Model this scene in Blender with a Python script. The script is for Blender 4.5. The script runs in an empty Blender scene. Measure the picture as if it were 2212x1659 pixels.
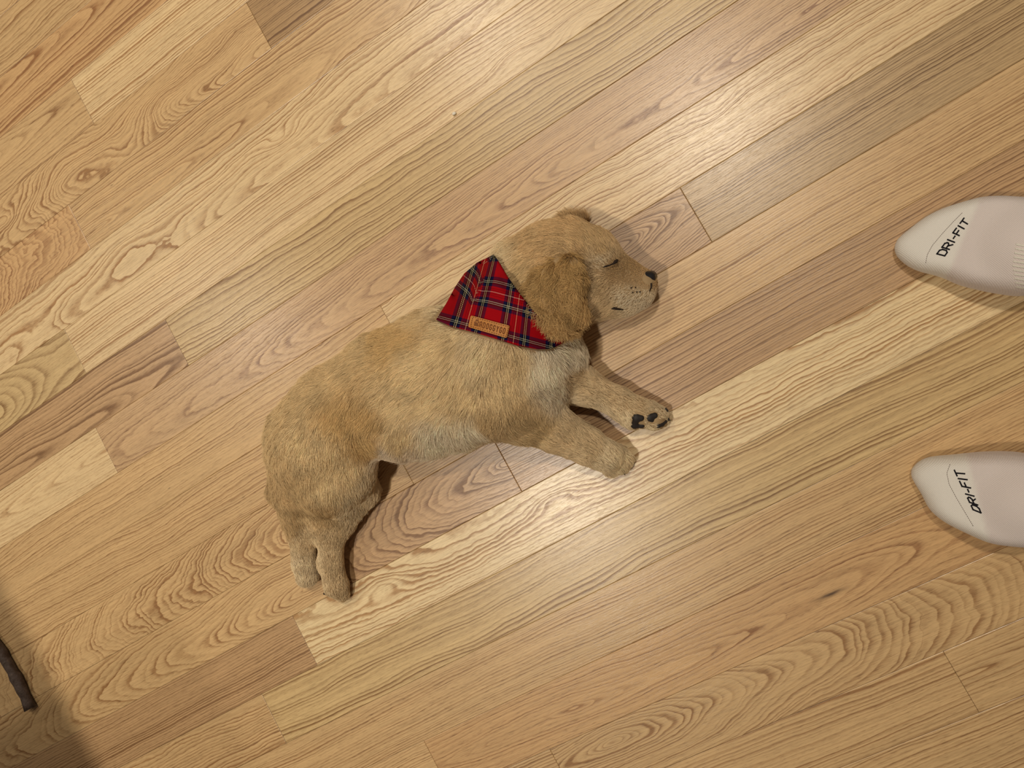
import bpy, bmesh, math, random
import numpy as np
from mathutils import Vector, Matrix
from mathutils.bvhtree import BVHTree

rng = np.random.default_rng(7)
random.seed(7)
SC = bpy.context.scene
COL = SC.collection

# ------------------------------------------------------------------ camera
F = 1661.0                       # focal length in pixels of the 2212 wide frame
PLANK = 0.057                    # strip width
CAM_H = 12.44 * PLANK
TA, TB = -0.03951, 0.24869       # small roll / tilt away from the person
YAW = 0.52027                    # direction of the floor strips
ca, sa, cb, sb = math.cos(TA), math.sin(TA), math.cos(TB), math.sin(TB)
R0 = np.array([[cb, 0, sb], [0, 1, 0], [-sb, 0, cb]]) @ np.array([[1, 0, 0], [0, ca, -sa], [0, sa, ca]])
cam_d = bpy.data.cameras.new('camera')
cam_d.sensor_width = 36.0
cam_d.lens = F / 2212.0 * 36.0
cam_d.clip_start = 0.01
cam = bpy.data.objects.new('camera', cam_d)
COL.objects.link(cam)
cam.matrix_world = Matrix.Translation((0, 0, CAM_H)) @ Matrix(R0.tolist()).to_4x4()
SC.camera = cam

# ------------------------------------------------------------------ light and exposure
SC.view_settings.view_transform = 'Standard'
SC.view_settings.look = 'None'
SC.view_settings.exposure = -0.36
SC.view_settings.gamma = 1.0
SC.view_settings.use_curve_mapping = False
world = bpy.data.worlds.new('room')
SC.world = world
world.use_nodes = True
bg = world.node_tree.nodes['Background']
bg.inputs[0].default_value = (1.0, 0.90, 0.78, 1)
bg.inputs[1].default_value = 0.11


def lamp(name, x, y, z, power, size, col=(1.0, 0.90, 0.76), aim=None):
    d = bpy.data.lights.new(name, 'AREA')
    d.shape = 'DISK'
    d.size = size
    d.energy = power
    d.color = col
    d.spread = math.radians(100)
    o = bpy.data.objects.new(name, d)
    COL.objects.link(o)
    o.location = (x, y, z)
    if aim is not None:
        o.rotation_euler = (Vector(aim) - Vector((x, y, z))).to_track_quat('-Z', 'Y').to_euler()
    return o


LAMPS = [
    lamp('ceiling_lamp', -0.935, 1.39, 2.45, 9.5, 0.15),
    lamp('ceiling_lamp', 0.0125, 0.86, 2.45, 8.6, 0.15),
    lamp('ceiling_lamp', -0.554, -0.573, 2.45, 9.5, 0.15),
    lamp('ceiling_lamp', -2.0, 0.1, 2.45, 7.6, 0.15),
]

# ------------------------------------------------------------------ helpers


def P(px, py, z=0.0):
    """world point seen at a photo pixel, on the level z"""
    d = R0 @ np.array([(px - 1106.0) / F, -(py - 829.5) / F, -1.0])
    t = (z - CAM_H) / d[2]
    return np.array([d[0] * t, d[1] * t, z])


def PX(p):
    """photo pixel of world points (n,3)"""
    q = (np.atleast_2d(p) - np.array([0, 0, CAM_H])) @ R0
    return np.stack([1106.0 + F * q[:, 0] / -q[:, 2], 829.5 - F * q[:, 1] / -q[:, 2]], 1)


def mpp(px, py, z):
    d = R0 @ np.array([(px - 1106.0) / F, -(py - 829.5) / F, -1.0])
    return (z - CAM_H) / d[2] / F


def link(name, data, parent=None):
    o = bpy.data.objects.new(name, data)
    COL.objects.link(o)
    if parent is not None:
        o.parent = parent
    return o


def mesh_obj(name, verts, faces, mat, parent=None, smooth=True):
    me = bpy.data.meshes.new(name)
    me.from_pydata([tuple(map(float, v)) for v in verts], [], [tuple(int(i) for i in f) for f in faces])
    me.validate()
    if smooth:
        me.polygons.foreach_set('use_smooth', [True] * len(me.polygons))
    me.materials.append(mat)
    me.update()
    return link(name, me, parent)


def tag(o, label, cat, group=None):
    o['label'] = label
    o['category'] = cat
    if group:
        o['group'] = group


def empty(name, loc, label, cat):
    o = link(name, None)
    o.empty_display_size = 0.05
    o.location = loc
    tag(o, label, cat)
    bpy.context.view_layer.update()
    return o


def keep(o, parent):
    """parent without moving"""
    o.parent = parent
    o.matrix_parent_inverse = Matrix.Translation(-Vector(parent.location))


class NT:
    """small node-tree writer"""

    def __init__(self, name):
        self.m = bpy.data.materials.new(name)
        self.m.use_nodes = True
        self.t = self.m.node_tree
        self.t.nodes.clear()
        self.out = self.t.nodes.new('ShaderNodeOutputMaterial')

    def n(self, typ, **kw):
        nd = self.t.nodes.new(typ)
        for k, v in kw.items():
            setattr(nd, k, v)
        return nd

    def put(self, sock, v):
        if isinstance(v, bpy.types.NodeSocket):
            self.t.links.new(v, sock)
        else:
            sock.default_value = v

    def math(self, op, a, b=None, c=None, clamp=False):
        nd = self.n('ShaderNodeMath', operation=op, use_clamp=clamp)
        for i, v in enumerate((a, b, c)):
            if v is not None:
                self.put(nd.inputs[i], v)
        return nd.outputs[0]

    def vmath(self, op, a, b=None):
        nd = self.n('ShaderNodeVectorMath', operation=op)
        self.put(nd.inputs[0], a)
        if b is not None:
            self.put(nd.inputs[1], b)
        return nd.outputs[0]

    def comb(self, x, y, z):
        nd = self.n('ShaderNodeCombineXYZ')
        for i, v in enumerate((x, y, z)):
            self.put(nd.inputs[i], v)
        return nd.outputs[0]

    def sep(self, v):
        nd = self.n('ShaderNodeSeparateXYZ')
        self.put(nd.inputs[0], v)
        return nd.outputs

    def noise(self, vec, scale=1.0, detail=2.0, rough=0.5):
        nd = self.n('ShaderNodeTexNoise')
        self.put(nd.inputs['Vector'], vec)
        nd.inputs['Scale'].default_value = scale
        nd.inputs['Detail'].default_value = detail
        nd.inputs['Roughness'].default_value = rough
        return nd.outputs[0]

    def ramp(self, fac, stops, mode='LINEAR'):
        nd = self.n('ShaderNodeValToRGB')
        cr = nd.color_ramp
        cr.interpolation = mode
        while len(cr.elements) < len(stops):
            cr.elements.new(0.5)
        for e, (p, c) in zip(cr.elements, stops):
            e.position = p
            e.color = (c, c, c, 1) if isinstance(c, (int, float)) else (*c, 1)
        self.put(nd.inputs[0], fac)
        return nd.outputs[0]

    def mix(self, fac, a, b, blend='MIX'):
        nd = self.n('ShaderNodeMix', data_type='RGBA', blend_type=blend)
        self.put(nd.inputs[0], fac)
        for s, v in ((nd.inputs[6], a), (nd.inputs[7], b)):
            self.put(s, v if isinstance(v, bpy.types.NodeSocket) else (*v, 1))
        return nd.outputs[2]

    def attr(self, name, kind='OBJECT'):
        return self.n('ShaderNodeAttribute', attribute_type=kind, attribute_name=name)

    def bsdf(self, color, rough=0.5, spec=0.5, normal=None, **kw):
        b = self.n('ShaderNodeBsdfPrincipled')
        self.put(b.inputs['Base Color'], color if isinstance(color, bpy.types.NodeSocket) else (*color, 1))
        self.put(b.inputs['Roughness'], rough)
        self.put(b.inputs['Specular IOR Level'], spec)
        if normal is not None:
            self.t.links.new(normal, b.inputs['Normal'])
        for k, v in kw.items():
            self.put(b.inputs[k], v)
        self.t.links.new(b.outputs[0], self.out.inputs[0])
        return b

    def bump(self, h, strength=0.2, dist=0.001):
        b = self.n('ShaderNodeBump')
        self.put(b.inputs['Height'], h)
        b.inputs['Strength'].default_value = strength
        b.inputs['Distance'].default_value = dist
        return b.outputs[0]


def srgb(r, g, b):
    f = lambda c: (c / 255 / 12.92) if c / 255 <= 0.04045 else ((c / 255 + 0.055) / 1.055) ** 2.4
    return (f(r), f(g), f(b))


# ------------------------------------------------------------------ oak material
def oak():
    m = NT('oak')
    obj = m.n('ShaderNodeTexCoord').outputs['Object']
    x, y, _ = m.sep(obj)
    ring = m.attr('ring')              # pith offset y, depth, slope
    y0, d0, sl = m.sep(ring.outputs['Vector'])
    wob = m.attr('wobble')             # rings per metre, wander amplitude, fine waviness
    fr, wa, wf = m.sep(wob.outputs['Vector'])
    seed = m.attr('seed').outputs['Fac']
    con = m.attr('contrast').outputs['Fac']
    tone = m.attr('tone').outputs['Color']
    dark = m.attr('dark').outputs['Color']
    sx = m.math('ADD', x, m.math('MULTIPLY', seed, 3.7))
    v1 = m.comb(m.math('MULTIPLY', sx, 5.0), m.math('MULTIPLY', y, 14.0), seed)
    n1 = m.math('SUBTRACT', m.noise(v1, 1, 2), 0.5)
    v2 = m.comb(m.math('MULTIPLY', sx, 38.0), m.math('MULTIPLY', y, 60.0), m.math('ADD', seed, 9.0))
    n2 = m.math('SUBTRACT', m.noise(v2, 1, 2.5, 0.6), 0.5)
    v3 = m.comb(m.math('MULTIPLY', sx, 7.0), m.math('MULTIPLY', y, 9.0), m.math('ADD', seed, 21.0))
    n3 = m.math('SUBTRACT', m.noise(v3, 1, 1), 0.5)
    yw = m.math('ADD', m.math('SUBTRACT', y, y0), m.math('MULTIPLY', n1, wa))
    d = m.math('ADD', m.math('ADD', d0, m.math('MULTIPLY', x, sl)), m.math('MULTIPLY', n3, m.math('MULTIPLY', wa, 0.7)))
    r = m.math('SQRT', m.math('ADD', m.math('MULTIPLY', yw, yw), m.math('MULTIPLY', d, d)))
    r = m.math('ADD', r, m.math('MULTIPLY', n2, wf))
    kn_dark = None
    for nm in ('knot_a', 'knot_b'):    # x, y, height of the swirl
        kx, ky, kh = m.sep(m.attr(nm).outputs['Vector'])
        a = m.math('DIVIDE', m.math('SUBTRACT', x, kx), 0.026)
        b = m.math('DIVIDE', m.math('SUBTRACT', y, ky), 0.0105)
        q = m.math('ADD', m.math('MULTIPLY', a, a), m.math('MULTIPLY', b, b))
        g = m.math('EXPONENT', m.math('MULTIPLY', q, -1.0))
        r = m.math('ADD', r, m.math('MULTIPLY', g, kh))
    ph = m.math('MULTIPLY', r, fr)
    v4 = m.comb(m.math('MULTIPLY', ph, 0.5), seed, 0.0)
    ph = m.math('ADD', ph, m.math('MULTIPLY', m.noise(v4, 1, 1), 2.2))
    s = m.math('FRACT', ph)
    band = m.ramp(s, [(0.0, 0.6), (0.05, 1.0), (0.15, 0.95), (0.34, 0.42), (0.6, 0.10), (0.92, 0.0), (1.0, 0.6)])
    cell = m.ramp(m.noise(m.comb(m.math('MULTIPLY', m.math('FLOOR', ph), 0.73), seed, 3.3), 1, 0), [(0.28, 0.30), (0.72, 1.25)])
    vw = m.comb(m.math('MULTIPLY', sx, 4.0), m.math('MULTIPLY', y, 70.0), m.math('ADD', seed, 13.0))
    fade = m.ramp(m.noise(vw, 1, 2), [(0.30, 0.45), (0.62, 1.12)])
    band = m.math('MULTIPLY', band, m.math('MULTIPLY', cell, fade))
    # pores and fibres
    vp = m.comb(m.math('MULTIPLY', sx, 150.0), m.math('MULTIPLY', y, 1500.0), seed)
    pores = m.ramp(m.noise(vp, 1, 1.5, 0.6), [(0.0, 0.0), (0.54, 0.0), (0.66, 1.0), (1.0, 1.0)])
    vf = m.comb(m.math('MULTIPLY', sx, 16.0), m.math('MULTIPLY', y, 900.0), seed)
    fib = m.noise(vf, 1, 3, 0.65)
    vb = m.comb(m.math('MULTIPLY', sx, 5.0), m.math('MULTIPLY', y, 45.0), m.math('ADD', seed, 5.0))
    blot = m.noise(vb, 1, 2)
    f = m.math('MULTIPLY', band, con, clamp=True)
    col = m.mix(f, tone, dark)
    vq = m.comb(m.math('MULTIPLY', sx, 60.0), m.math('MULTIPLY', y, 800.0), m.math('ADD', seed, 2.0))
    long_ = m.ramp(m.noise(vq, 1, 2.5, 0.7), [(0.0, 0.0), (0.50, 0.0), (0.68, 1.0), (1.0, 1.0)])
    pf = m.math('ADD', m.math('MULTIPLY', pores, m.math('ADD', 0.20, m.math('MULTIPLY', band, 0.45))),
                m.math('MULTIPLY', long_, m.math('ADD', 0.22, m.math('MULTIPLY', band, 0.40))), clamp=True)
    col = m.mix(pf, col, m.mix(0.5, dark, (0.10, 0.045, 0.015)))
    mx, my, ms = m.sep(m.attr('mark').outputs['Vector'])
    ma = m.math('DIVIDE', m.math('SUBTRACT', x, mx), m.math('MULTIPLY', ms, 0.012))
    mb = m.math('DIVIDE', m.math('ADD', m.math('SUBTRACT', y, my), m.math('MULTIPLY', n2, 0.004)), m.math('MULTIPLY', ms, 0.0018))
    mg = m.math('EXPONENT', m.math('MULTIPLY', m.math('ADD', m.math('MULTIPLY', ma, ma), m.math('MULTIPLY', mb, mb)), -1.0))
    col = m.mix(m.math('MULTIPLY', mg, 0.9), col, (0.035, 0.012, 0.006))
    val = m.math('ADD', 0.66, m.math('ADD', m.math('MULTIPLY', fib, 0.52), m.math('MULTIPLY', blot, 0.22)))
    col = m.mix(1.0, col, m.comb(val, val, val), 'MULTIPLY')
    h = m.math('SUBTRACT', m.math('MULTIPLY', fib, 0.5), m.math('ADD', m.math('MULTIPLY', pores, 0.5), m.math('MULTIPLY', band, 0.5)))
    ro = m.math('ADD', 0.38, m.math('MULTIPLY', band, 0.12))
    bn = m.bump(h, 0.16, 0.0003)
    m.bsdf(col, ro, 0.4, bn, **{'Coat Weight': 0.55, 'Coat Roughness': 0.27, 'Coat Normal': bn})
    return m.m


OAK = oak()
m = NT('gap')
m.bsdf((0.05, 0.03, 0.015), 0.9, 0.1)
GAP = m.m

# ------------------------------------------------------------------ floor
AX = np.array([math.cos(YAW), math.sin(YAW)])          # along the strips
AY = np.array([-math.sin(YAW), math.cos(YAW)])         # across
V0 = 10.47773866                                       # seam 0, in strip widths


def uv_of(px, py):
    p = P(px, py)[:2]
    return p @ AX, p @ AY


floor = mesh_obj('floor', [(-1.6, -1.4, -0.03), (1.6, -1.4, -0.03), (1.6, 1.4, -0.03), (-1.6, 1.4, -0.03),
                           (-1.6, -1.4, -0.019), (1.6, -1.4, -0.019), (1.6, 1.4, -0.019), (-1.6, 1.4, -0.019)],
                 [(0, 3, 2, 1), (4, 5, 6, 7), (0, 1, 5, 4), (1, 2, 6, 5), (2, 3, 7, 6), (3, 0, 4, 7)], GAP, smooth=False)
floor['kind'] = 'structure'
floor['label'] = 'oak strip floor laid on the diagonal'

TONES = {   # light colour, dark ring colour (plain wood, no shading)
    'pale': (srgb(229, 199, 150), srgb(172, 128, 80)),
    'cream': (srgb(238, 212, 163), srgb(180, 137, 86)),
    'tan': (srgb(214, 178, 127), srgb(158, 115, 70)),
    'orange': (srgb(213, 172, 120), srgb(156, 108, 64)),
    'brown': (srgb(198, 160, 115), srgb(136, 98, 60)),
    'dark': (srgb(184, 148, 102), srgb(120, 84, 48)),
    'pink': (srgb(204, 168, 123), srgb(144, 104, 72)),
    'olive': (srgb(213, 182, 129), srgb(146, 108, 62)),
    'khaki': (srgb(198, 166, 119), srgb(128, 94, 54)),
}


def plank(k, u0, u1, tone, ring, wobble, contrast=1.0, knots=(), apex=None, mark=None):
    """strip k (between seams k and k+1) from u0 to u1; ring = (pith offset, depth, slope)"""
    g = 0.00013
    vc = (V0 - k - 0.5) * PLANK
    uc = (u0 + u1) / 2
    hx, hy = (u1 - u0) / 2 - g, PLANK / 2 - g
    b, dz = 0.0005, 0.00022
    v = []
    for z, s in ((-0.019, 0), (-dz, 0), (0.0, b)):
        v += [(-hx + s, -hy + s, z), (hx - s, -hy + s, z), (hx - s, hy - s, z), (-hx + s, hy - s, z)]
    f = [(8, 9, 10, 11)]
    for a in (0, 4):
        for i in range(4):
            j = (i + 1) % 4
            f.append((a + i, a + j, a + 4 + j, a + 4 + i))
    o = mesh_obj('plank', v, f, OAK, floor, smooth=False)
    c = uc * AX + vc * AY
    o.location = (c[0], c[1], random.uniform(-0.00012, 0.0))
    o.rotation_euler = (0, 0, YAW)
    y0, d0, sl = ring
    if apex is not None:                 # photo pixel where the ring apexes converge
        au, av = uv_of(*apex)
        y0 = av - vc
        d0 = d0 - sl * (au - uc)
    o['ring'] = [float(y0), float(d0), float(sl)]
    o['wobble'] = [float(w) for w in wobble]
    o['seed'] = random.uniform(0, 30)
    o['contrast'] = float(contrast)
    t = TONES[tone] if isinstance(tone, str) else tone
    j = random.uniform(0.97, 1.03)
    o['tone'] = [c * j for c in t[0]]
    o['dark'] = [c * j for c in t[1]]
    kk = [(9, 9, 0), (9, 9, 0)]
    for i, (qx, qy, hgt) in enumerate(knots[:2]):
        a, bb = uv_of(qx, qy)
        kk[i] = (a - uc, bb - vc, hgt)
    o['mark'] = [9.0, 9.0, 1.0]
    if mark is not None:
        a, bb = uv_of(*mark[:2])
        o['mark'] = [float(a - uc), float(bb - vc), float(mark[2])]
    o['knot_a'] = [float(q) for q in kk[0]]
    o['knot_b'] = [float(q) for q in kk[1]]
    return o


def ju(a, b):
    return (uv_of(*a)[0] + uv_of(*b)[0]) / 2


ST = (0.11, 0.05, 0.02)      # straight grain: pith far to one side
ST2 = (-0.13, 0.04, -0.03)
FINE = (420, 0.012, 0.0016)
WIDE = (260, 0.022, 0.0030)
WAVY = (300, 0.030, 0.0060)
UMIN, UMAX = -1.35, 1.35
J = {  # joints read off the photograph
    'a': ju((533, 6.5), (585, 104)), 'b': ju((155.5, 174), (201.8, 266)), 'c': ju((149.7, 442), (194.6, 537.7)),
    'd': ju((139, 713), (187, 807)), 'e': ju((358, 691.7), (406, 788.8)), 'f': ju((207, 925), (254, 1022)),
    'g': ju((632, 1331.7), (683.8, 1434.6)), 'h': ju((568.7, 1498.8), (615, 1606)), 'i': ju((918, 1602), (960, 1690)),
    'j': ju((2033, 1396.7), (2111, 1534)), 'k': ju((1471, 404), (1528, 510)), 'l': ju((1068, 949), (1123.7, 1060)),
    'm': ju((872, 1001), (892, 1047)), 'x': ju((820, 650), (860, 740)), 'y': ju((840, 760), (900, 860)),
}
plank(-4, UMIN, UMAX, 'tan', ST, WIDE)
plank(-3, UMIN, UMAX, 'tan', (0.0, 0.0, -0.12), (330, .03, .004), 1.0, [(15, 12, 0.010)], (260, -160))
plank(-2, UMIN, UMAX, 'tan', (0.05, 0.035, 0.03), (260, .03, .004), 0.9)
plank(-1, UMIN, UMAX, 'orange', (0.0, 0.0, 0.085), (260, .016, .003), 1.05, (), (-170, 330))
plank(0, UMIN, J['b'], 'tan', (0.0, 0.0, 0.07), (280, .02, .003), 0.8, (), (-140, 450))
plank(0, J['b'], UMAX, 'pale', (0.10, .05, .01), (330, .016, .002), 0.9)
plank(1, UMIN, J['a'], 'tan', (0.0, 0.0, -0.13), (520, .070, .0045), 1.05, [(10, 478, 0.010)], (800, -60))
plank(1, J['a'], UMAX, 'dark', ST, (430, .02, .002), 1.0)
plank(2, UMIN, J['c'], 'orange', (0.0, 0.0, 0.30), (360, .060, .010), 1.0, (), (-420, 900))
plank(2, J['c'], UMAX, 'tan', (0.0, 0.0, 0.05), (360, .026, .0028), 1.1, (), (240, 480), (241, 399, .16))
plank(3, UMIN, UMAX, 'pale', (0.0, 0.0, -0.055), (310, .034, .004), 1.0, [(605, 300, 0.012)], (1350, -180))
plank(4, UMIN, J['d'], 'olive', (0.0, 0.0, 0.20), (190, .06, .003), 0.9, (), (-190, 1000))
plank(4, J['d'], UMAX, 'pale', (0.06, 0.03, 0.02), (290, .024, .002), 1.0, [(1112, 117, 0.011), (1252, 44, 0.011)])
plank(5, UMIN, J['e'], 'brown', (0.0, 0.0, 0.06), (260, .024, .002), 1.0, (), (-60, 1080))
plank(5, J['e'], UMAX, 'olive', (0.045, 0.02, -0.02), (310, .022, .003), 1.25)
plank(6, UMIN, J['f'], 'pale', (0.0, 0.0, -0.08), (300, .014, .002), 0.8, (), (290, 930))
plank(6, J['f'], UMAX, 'pink', (0.0, 0.0, -0.05), (520, .014, .003), 0.85, (), (1900, -80))
plank(7, UMIN, J['x'], 'tan', (0.06, 0.02, 0.02), (340, .02, .004), 0.85, (), None, (365, 1054, .16))
plank(7, J['x'], UMAX, 'pale', (-0.05, 0.02, 0.02), (340, .024, .006), 1.05, [(1545, 250, 0.007)])
plank(8, UMIN, J['y'], 'tan', (0.075, 0.03, -0.03), (330, .03, .004), 0.85)
plank(8, J['y'], J['k'], 'brown', (0.0, 0.0, 0.20), (500, .03, .004), 1.2, (), (1290, 560))
plank(8, J['k'], UMAX, 'khaki', (0.12, .04, .01), (420, .012, .002), 1.05)
plank(9, UMIN, J['m'], 'tan', (0.0, 0.0, -0.20), (540, .030, .006), 1.1, (), (880, 1010))
plank(9, J['m'], UMAX, 'tan', (-0.13, .05, .01), (400, .01, .0016), 0.85)
plank(10, UMIN, ju((700, 1180), (725, 1240)), 'tan', (0.0, 0.0, -0.15), (360, .036, .004), 0.95, (), (760, 1220))
plank(10, ju((700, 1180), (725, 1240)), J['l'], 'brown', (0.0, 0.0, -0.25), (360, .022, .006), 1.4, (), (1106, 1002))
plank(10, J['l'], UMAX, 'brown', (0.11, .04, -.015), (420, .012, .002), 1.05)
plank(11, UMIN, J['g'], 'brown', (0.12, .04, .02), (400, .014, .002), 1.0)
plank(11, J['g'], UMAX, 'cream', (0.0, 0.0, -0.055), (290, .020, .006), 1.15, [(827, 1270, 0.011), (1203, 1076, 0.011)], (2050, 560))
plank(12, UMIN, J['h'], 'tan', (-0.07, .03, -.02), (310, .03, .004), 0.95)
plank(12, J['h'], UMAX, 'olive', (0.075, .03, -.012), (270, .024, .002), 1.25)
plank(13, UMIN, UMAX, 'tan', (0.12, .03, .012), (380, .018, .002), 0.85)
plank(14, UMIN, J['i'], 'tan', (0.10, .04, .01), (400, .012, .002), 0.8)
plank(14, J['i'], UMAX, 'orange', (0.0, 0.0, 0.06), (330, .026, .003), 0.75, (), (1180, 1560), (1795, 1284, 1.0))
plank(15, UMIN, ju((1200, 1640), (1230, 1700)), 'tan', ST, FINE)
plank(15, ju((1200, 1640), (1230, 1700)), UMAX, 'tan', (0.0, 0.0, 0.22), (420, .03, .004), 0.95, (), (1330, 1605))
plank(16, UMIN, J['j'], 'tan', (0.09, .03, .01), (310, .018, .002), 1.05)
plank(16, J['j'], UMAX, 'tan', (0.0, 0.0, 0.06), (270, .02, .002), 0.9, (), (2050, 1480))
plank(17, UMIN, UMAX, 'tan', (0.1, .04, .01), (380, .016, .002), 0.85)
for k in list(range(-9, -4)) + list(range(18, 24)):
    c = random.uniform(-0.5, 0.5)
    plank(k, UMIN, c, random.choice(['tan', 'pale', 'brown']), ST, FINE)
    plank(k, c, UMAX, random.choice(['tan', 'pale', 'olive']), ST2, WIDE)

# ------------------------------------------------------------------ signed-distance modelling


class Field:
    def __init__(self, lo, hi, h):
        self.lo, self.h = np.array(lo), h
        n = np.ceil((np.array(hi) - self.lo) / h).astype(int) + 1
        self.n = n
        ax = [self.lo[i] + h * np.arange(n[i]) for i in range(3)]
        self.X, self.Y, self.Z = np.meshgrid(*ax, indexing='ij')
        self.d = np.full(n, 1.0)

    def cone(self, a, ra, b, rb, k, sz=1.0):
        a, b = np.array(a, float), np.array(b, float)
        X, Y, Z = self.X - a[0], self.Y - a[1], (self.Z - a[2]) / sz
        e = b - a
        e[2] /= sz
        L = max(e @ e, 1e-12)
        t = np.clip((X * e[0] + Y * e[1] + Z * e[2]) / L, 0, 1)
        s = np.sqrt((X - t * e[0]) ** 2 + (Y - t * e[1]) ** 2 + (Z - t * e[2]) ** 2) - (ra + (rb - ra) * t)
        self.union(s, k)

    def union(self, s, k):
        d = self.d
        if k <= 0:
            self.d = np.minimum(d, s)
        else:
            q = np.clip(k - np.abs(d - s), 0, None) / k
            self.d = np.minimum(d, s) - q * q * k * 0.25

    def carve(self, a, r, k):
        s = np.sqrt((self.X - a[0]) ** 2 + (self.Y - a[1]) ** 2 + (self.Z - a[2]) ** 2) - r
        q = np.clip(k - np.abs(-s - self.d), 0, None) / k
        self.d = np.maximum(self.d, -s) + q * q * k * 0.25

    def ground(self, z):
        self.d = np.maximum(self.d, z - self.Z)

    def sample(self, p):
        q = (np.asarray(p) - self.lo) / self.h
        i = np.clip(np.floor(q).astype(int), 0, self.n - 2)
        f = np.clip(q - i, 0, 1)
        out = 0
        for a in (0, 1):
            for b in (0, 1):
                for c in (0, 1):
                    w = (f[:, 0] if a else 1 - f[:, 0]) * (f[:, 1] if b else 1 - f[:, 1]) * (f[:, 2] if c else 1 - f[:, 2])
                    out = out + w * self.d[i[:, 0] + a, i[:, 1] + b, i[:, 2] + c]
        return out

    def grad(self, p, e=0.003):
        p = np.asarray(p)
        g = np.stack([self.sample(p + np.eye(3)[i] * e) - self.sample(p - np.eye(3)[i] * e) for i in range(3)], 1)
        return g / (np.linalg.norm(g, axis=1, keepdims=True) + 1e-9)

    def top(self):
        """highest solid level of every column (nan where empty)"""
        ins = self.d < 0
        rev = ins[:, :, ::-1]
        idx = self.n[2] - 1 - np.argmax(rev, 2)
        t = np.full(idx.shape, np.nan)
        any_ = ins.any(2)
        ii, jj = np.nonzero(any_)
        kk = idx[ii, jj]
        k1 = np.minimum(kk + 1, self.n[2] - 1)
        a, b = self.d[ii, jj, kk], self.d[ii, jj, k1]
        t[ii, jj] = self.lo[2] + self.h * (kk + np.where(b > a, -a / np.maximum(b - a, 1e-9), 0))
        return t

    def mesh(self):
        """surface nets"""
        d = self.d
        n0, n1, n2 = d.shape
        ins = d < 0
        vid = -np.ones((n0 - 1, n1 - 1, n2 - 1), int)
        acc = np.zeros((n0 - 1, n1 - 1, n2 - 1, 3))
        cnt = np.zeros((n0 - 1, n1 - 1, n2 - 1))
        cs = [(a, b, c) for a in (0, 1) for b in (0, 1) for c in (0, 1)]
        sl = lambda o: d[o[0]:n0 - 1 + o[0], o[1]:n1 - 1 + o[1], o[2]:n2 - 1 + o[2]]
        for i, p in enumerate(cs):
            for q in cs[i + 1:]:
                if sum(abs(p[t] - q[t]) for t in range(3)) != 1:
                    continue
                A, B = sl(p), sl(q)
                x = (A < 0) != (B < 0)
                t = np.where(x, A / np.where(x, A - B, 1), 0)
                for ax in range(3):
                    acc[..., ax] += np.where(x, p[ax] + (q[ax] - p[ax]) * t, 0)
                cnt += x
        on = cnt > 0
        vid[on] = np.arange(on.sum())
        ijk = np.argwhere(on)
        V = self.lo + self.h * (ijk + acc[on] / cnt[on][:, None])
        Fq = []
        for ax in range(3):
            o = [0, 0, 0]
            o[ax] = 1
            A = d[:n0 - o[0], :n1 - o[1], :n2 - o[2]] < 0
            B = d[o[0]:, o[1]:, o[2]:] < 0
            c = np.argwhere(A != B)
            b1, b2 = (ax + 1) % 3, (ax + 2) % 3
            ok = (c[:, b1] > 0) & (c[:, b2] > 0) & (c[:, b1] < d.shape[b1] - 1) & (c[:, b2] < d.shape[b2] - 1)
            c = c[ok]
            e1, e2 = np.eye(3, dtype=int)[b1], np.eye(3, dtype=int)[b2]
            g = lambda q: vid[q[:, 0], q[:, 1], q[:, 2]]
            quad = np.stack([g(c - e1 - e2), g(c - e2), g(c), g(c - e1)], 1)
            flip = ~A[c[:, 0], c[:, 1], c[:, 2]]
            quad[flip] = quad[flip][:, ::-1]
            Fq.append(quad)
        return V, np.concatenate(Fq)


def blur(a, n):
    for _ in range(n):
        w = np.nan_to_num(a, nan=-1)
        okm = ~np.isnan(a)
        s = np.zeros_like(w)
        c = np.zeros_like(w)
        for dx in (-1, 0, 1):
            for dy in (-1, 0, 1):
                sh = np.roll(np.roll(np.where(okm, w, 0), dx, 0), dy, 1)
                sm = np.roll(np.roll(okm.astype(float), dx, 0), dy, 1)
                s += sh
                c += sm
        a = np.where(c > 0, s / np.maximum(c, 1), np.nan)
    return a


class Height:
    """height lookup over a field's columns"""

    def __init__(self, fld, smooth=0):
        t = fld.top()
        self.t = blur(t, smooth) if smooth else t
        self.f = fld

    def __call__(self, x, y):
        f = self.f
        i = np.clip(((np.asarray(x) - f.lo[0]) / f.h), 0, f.n[0] - 1.001)
        j = np.clip(((np.asarray(y) - f.lo[1]) / f.h), 0, f.n[1] - 1.001)
        a, b = np.floor(i).astype(int), np.floor(j).astype(int)
        t = np.nan_to_num(self.t, nan=0.0)
        fi, fj = i - a, j - b
        return ((1 - fi) * (1 - fj) * t[a, b] + fi * (1 - fj) * t[a + 1, b] + (1 - fi) * fj * t[a, b + 1] + fi * fj * t[a + 1, b + 1])

    def at_px(self, px, py, it=5):
        """world point on the surface seen at a photo pixel"""
        z = 0.05
        for _ in range(it):
            p = P(px, py, z)
            z = float(self(p[0], p[1]))
        return P(px, py, z)


def rc(f, x1, y1, z1, r1, x2, y2, z2, r2, k, sz=1.0):
    """round cone between two photo pixels at real heights; radii in photo pixels"""
    f.cone(P(x1, y1, z1), r1 * mpp(x1, y1, z1), P(x2, y2, z2), r2 * mpp(x2, y2, z2), k, sz)


# ------------------------------------------------------------------ puppy body
LO, HI = P(520, 1335, 0.0), P(1490, 425, 0.0)
body_f = Field((LO[0], LO[1], -0.008), (HI[0], HI[1], 0.135), 0.0026)
b = body_f
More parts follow.
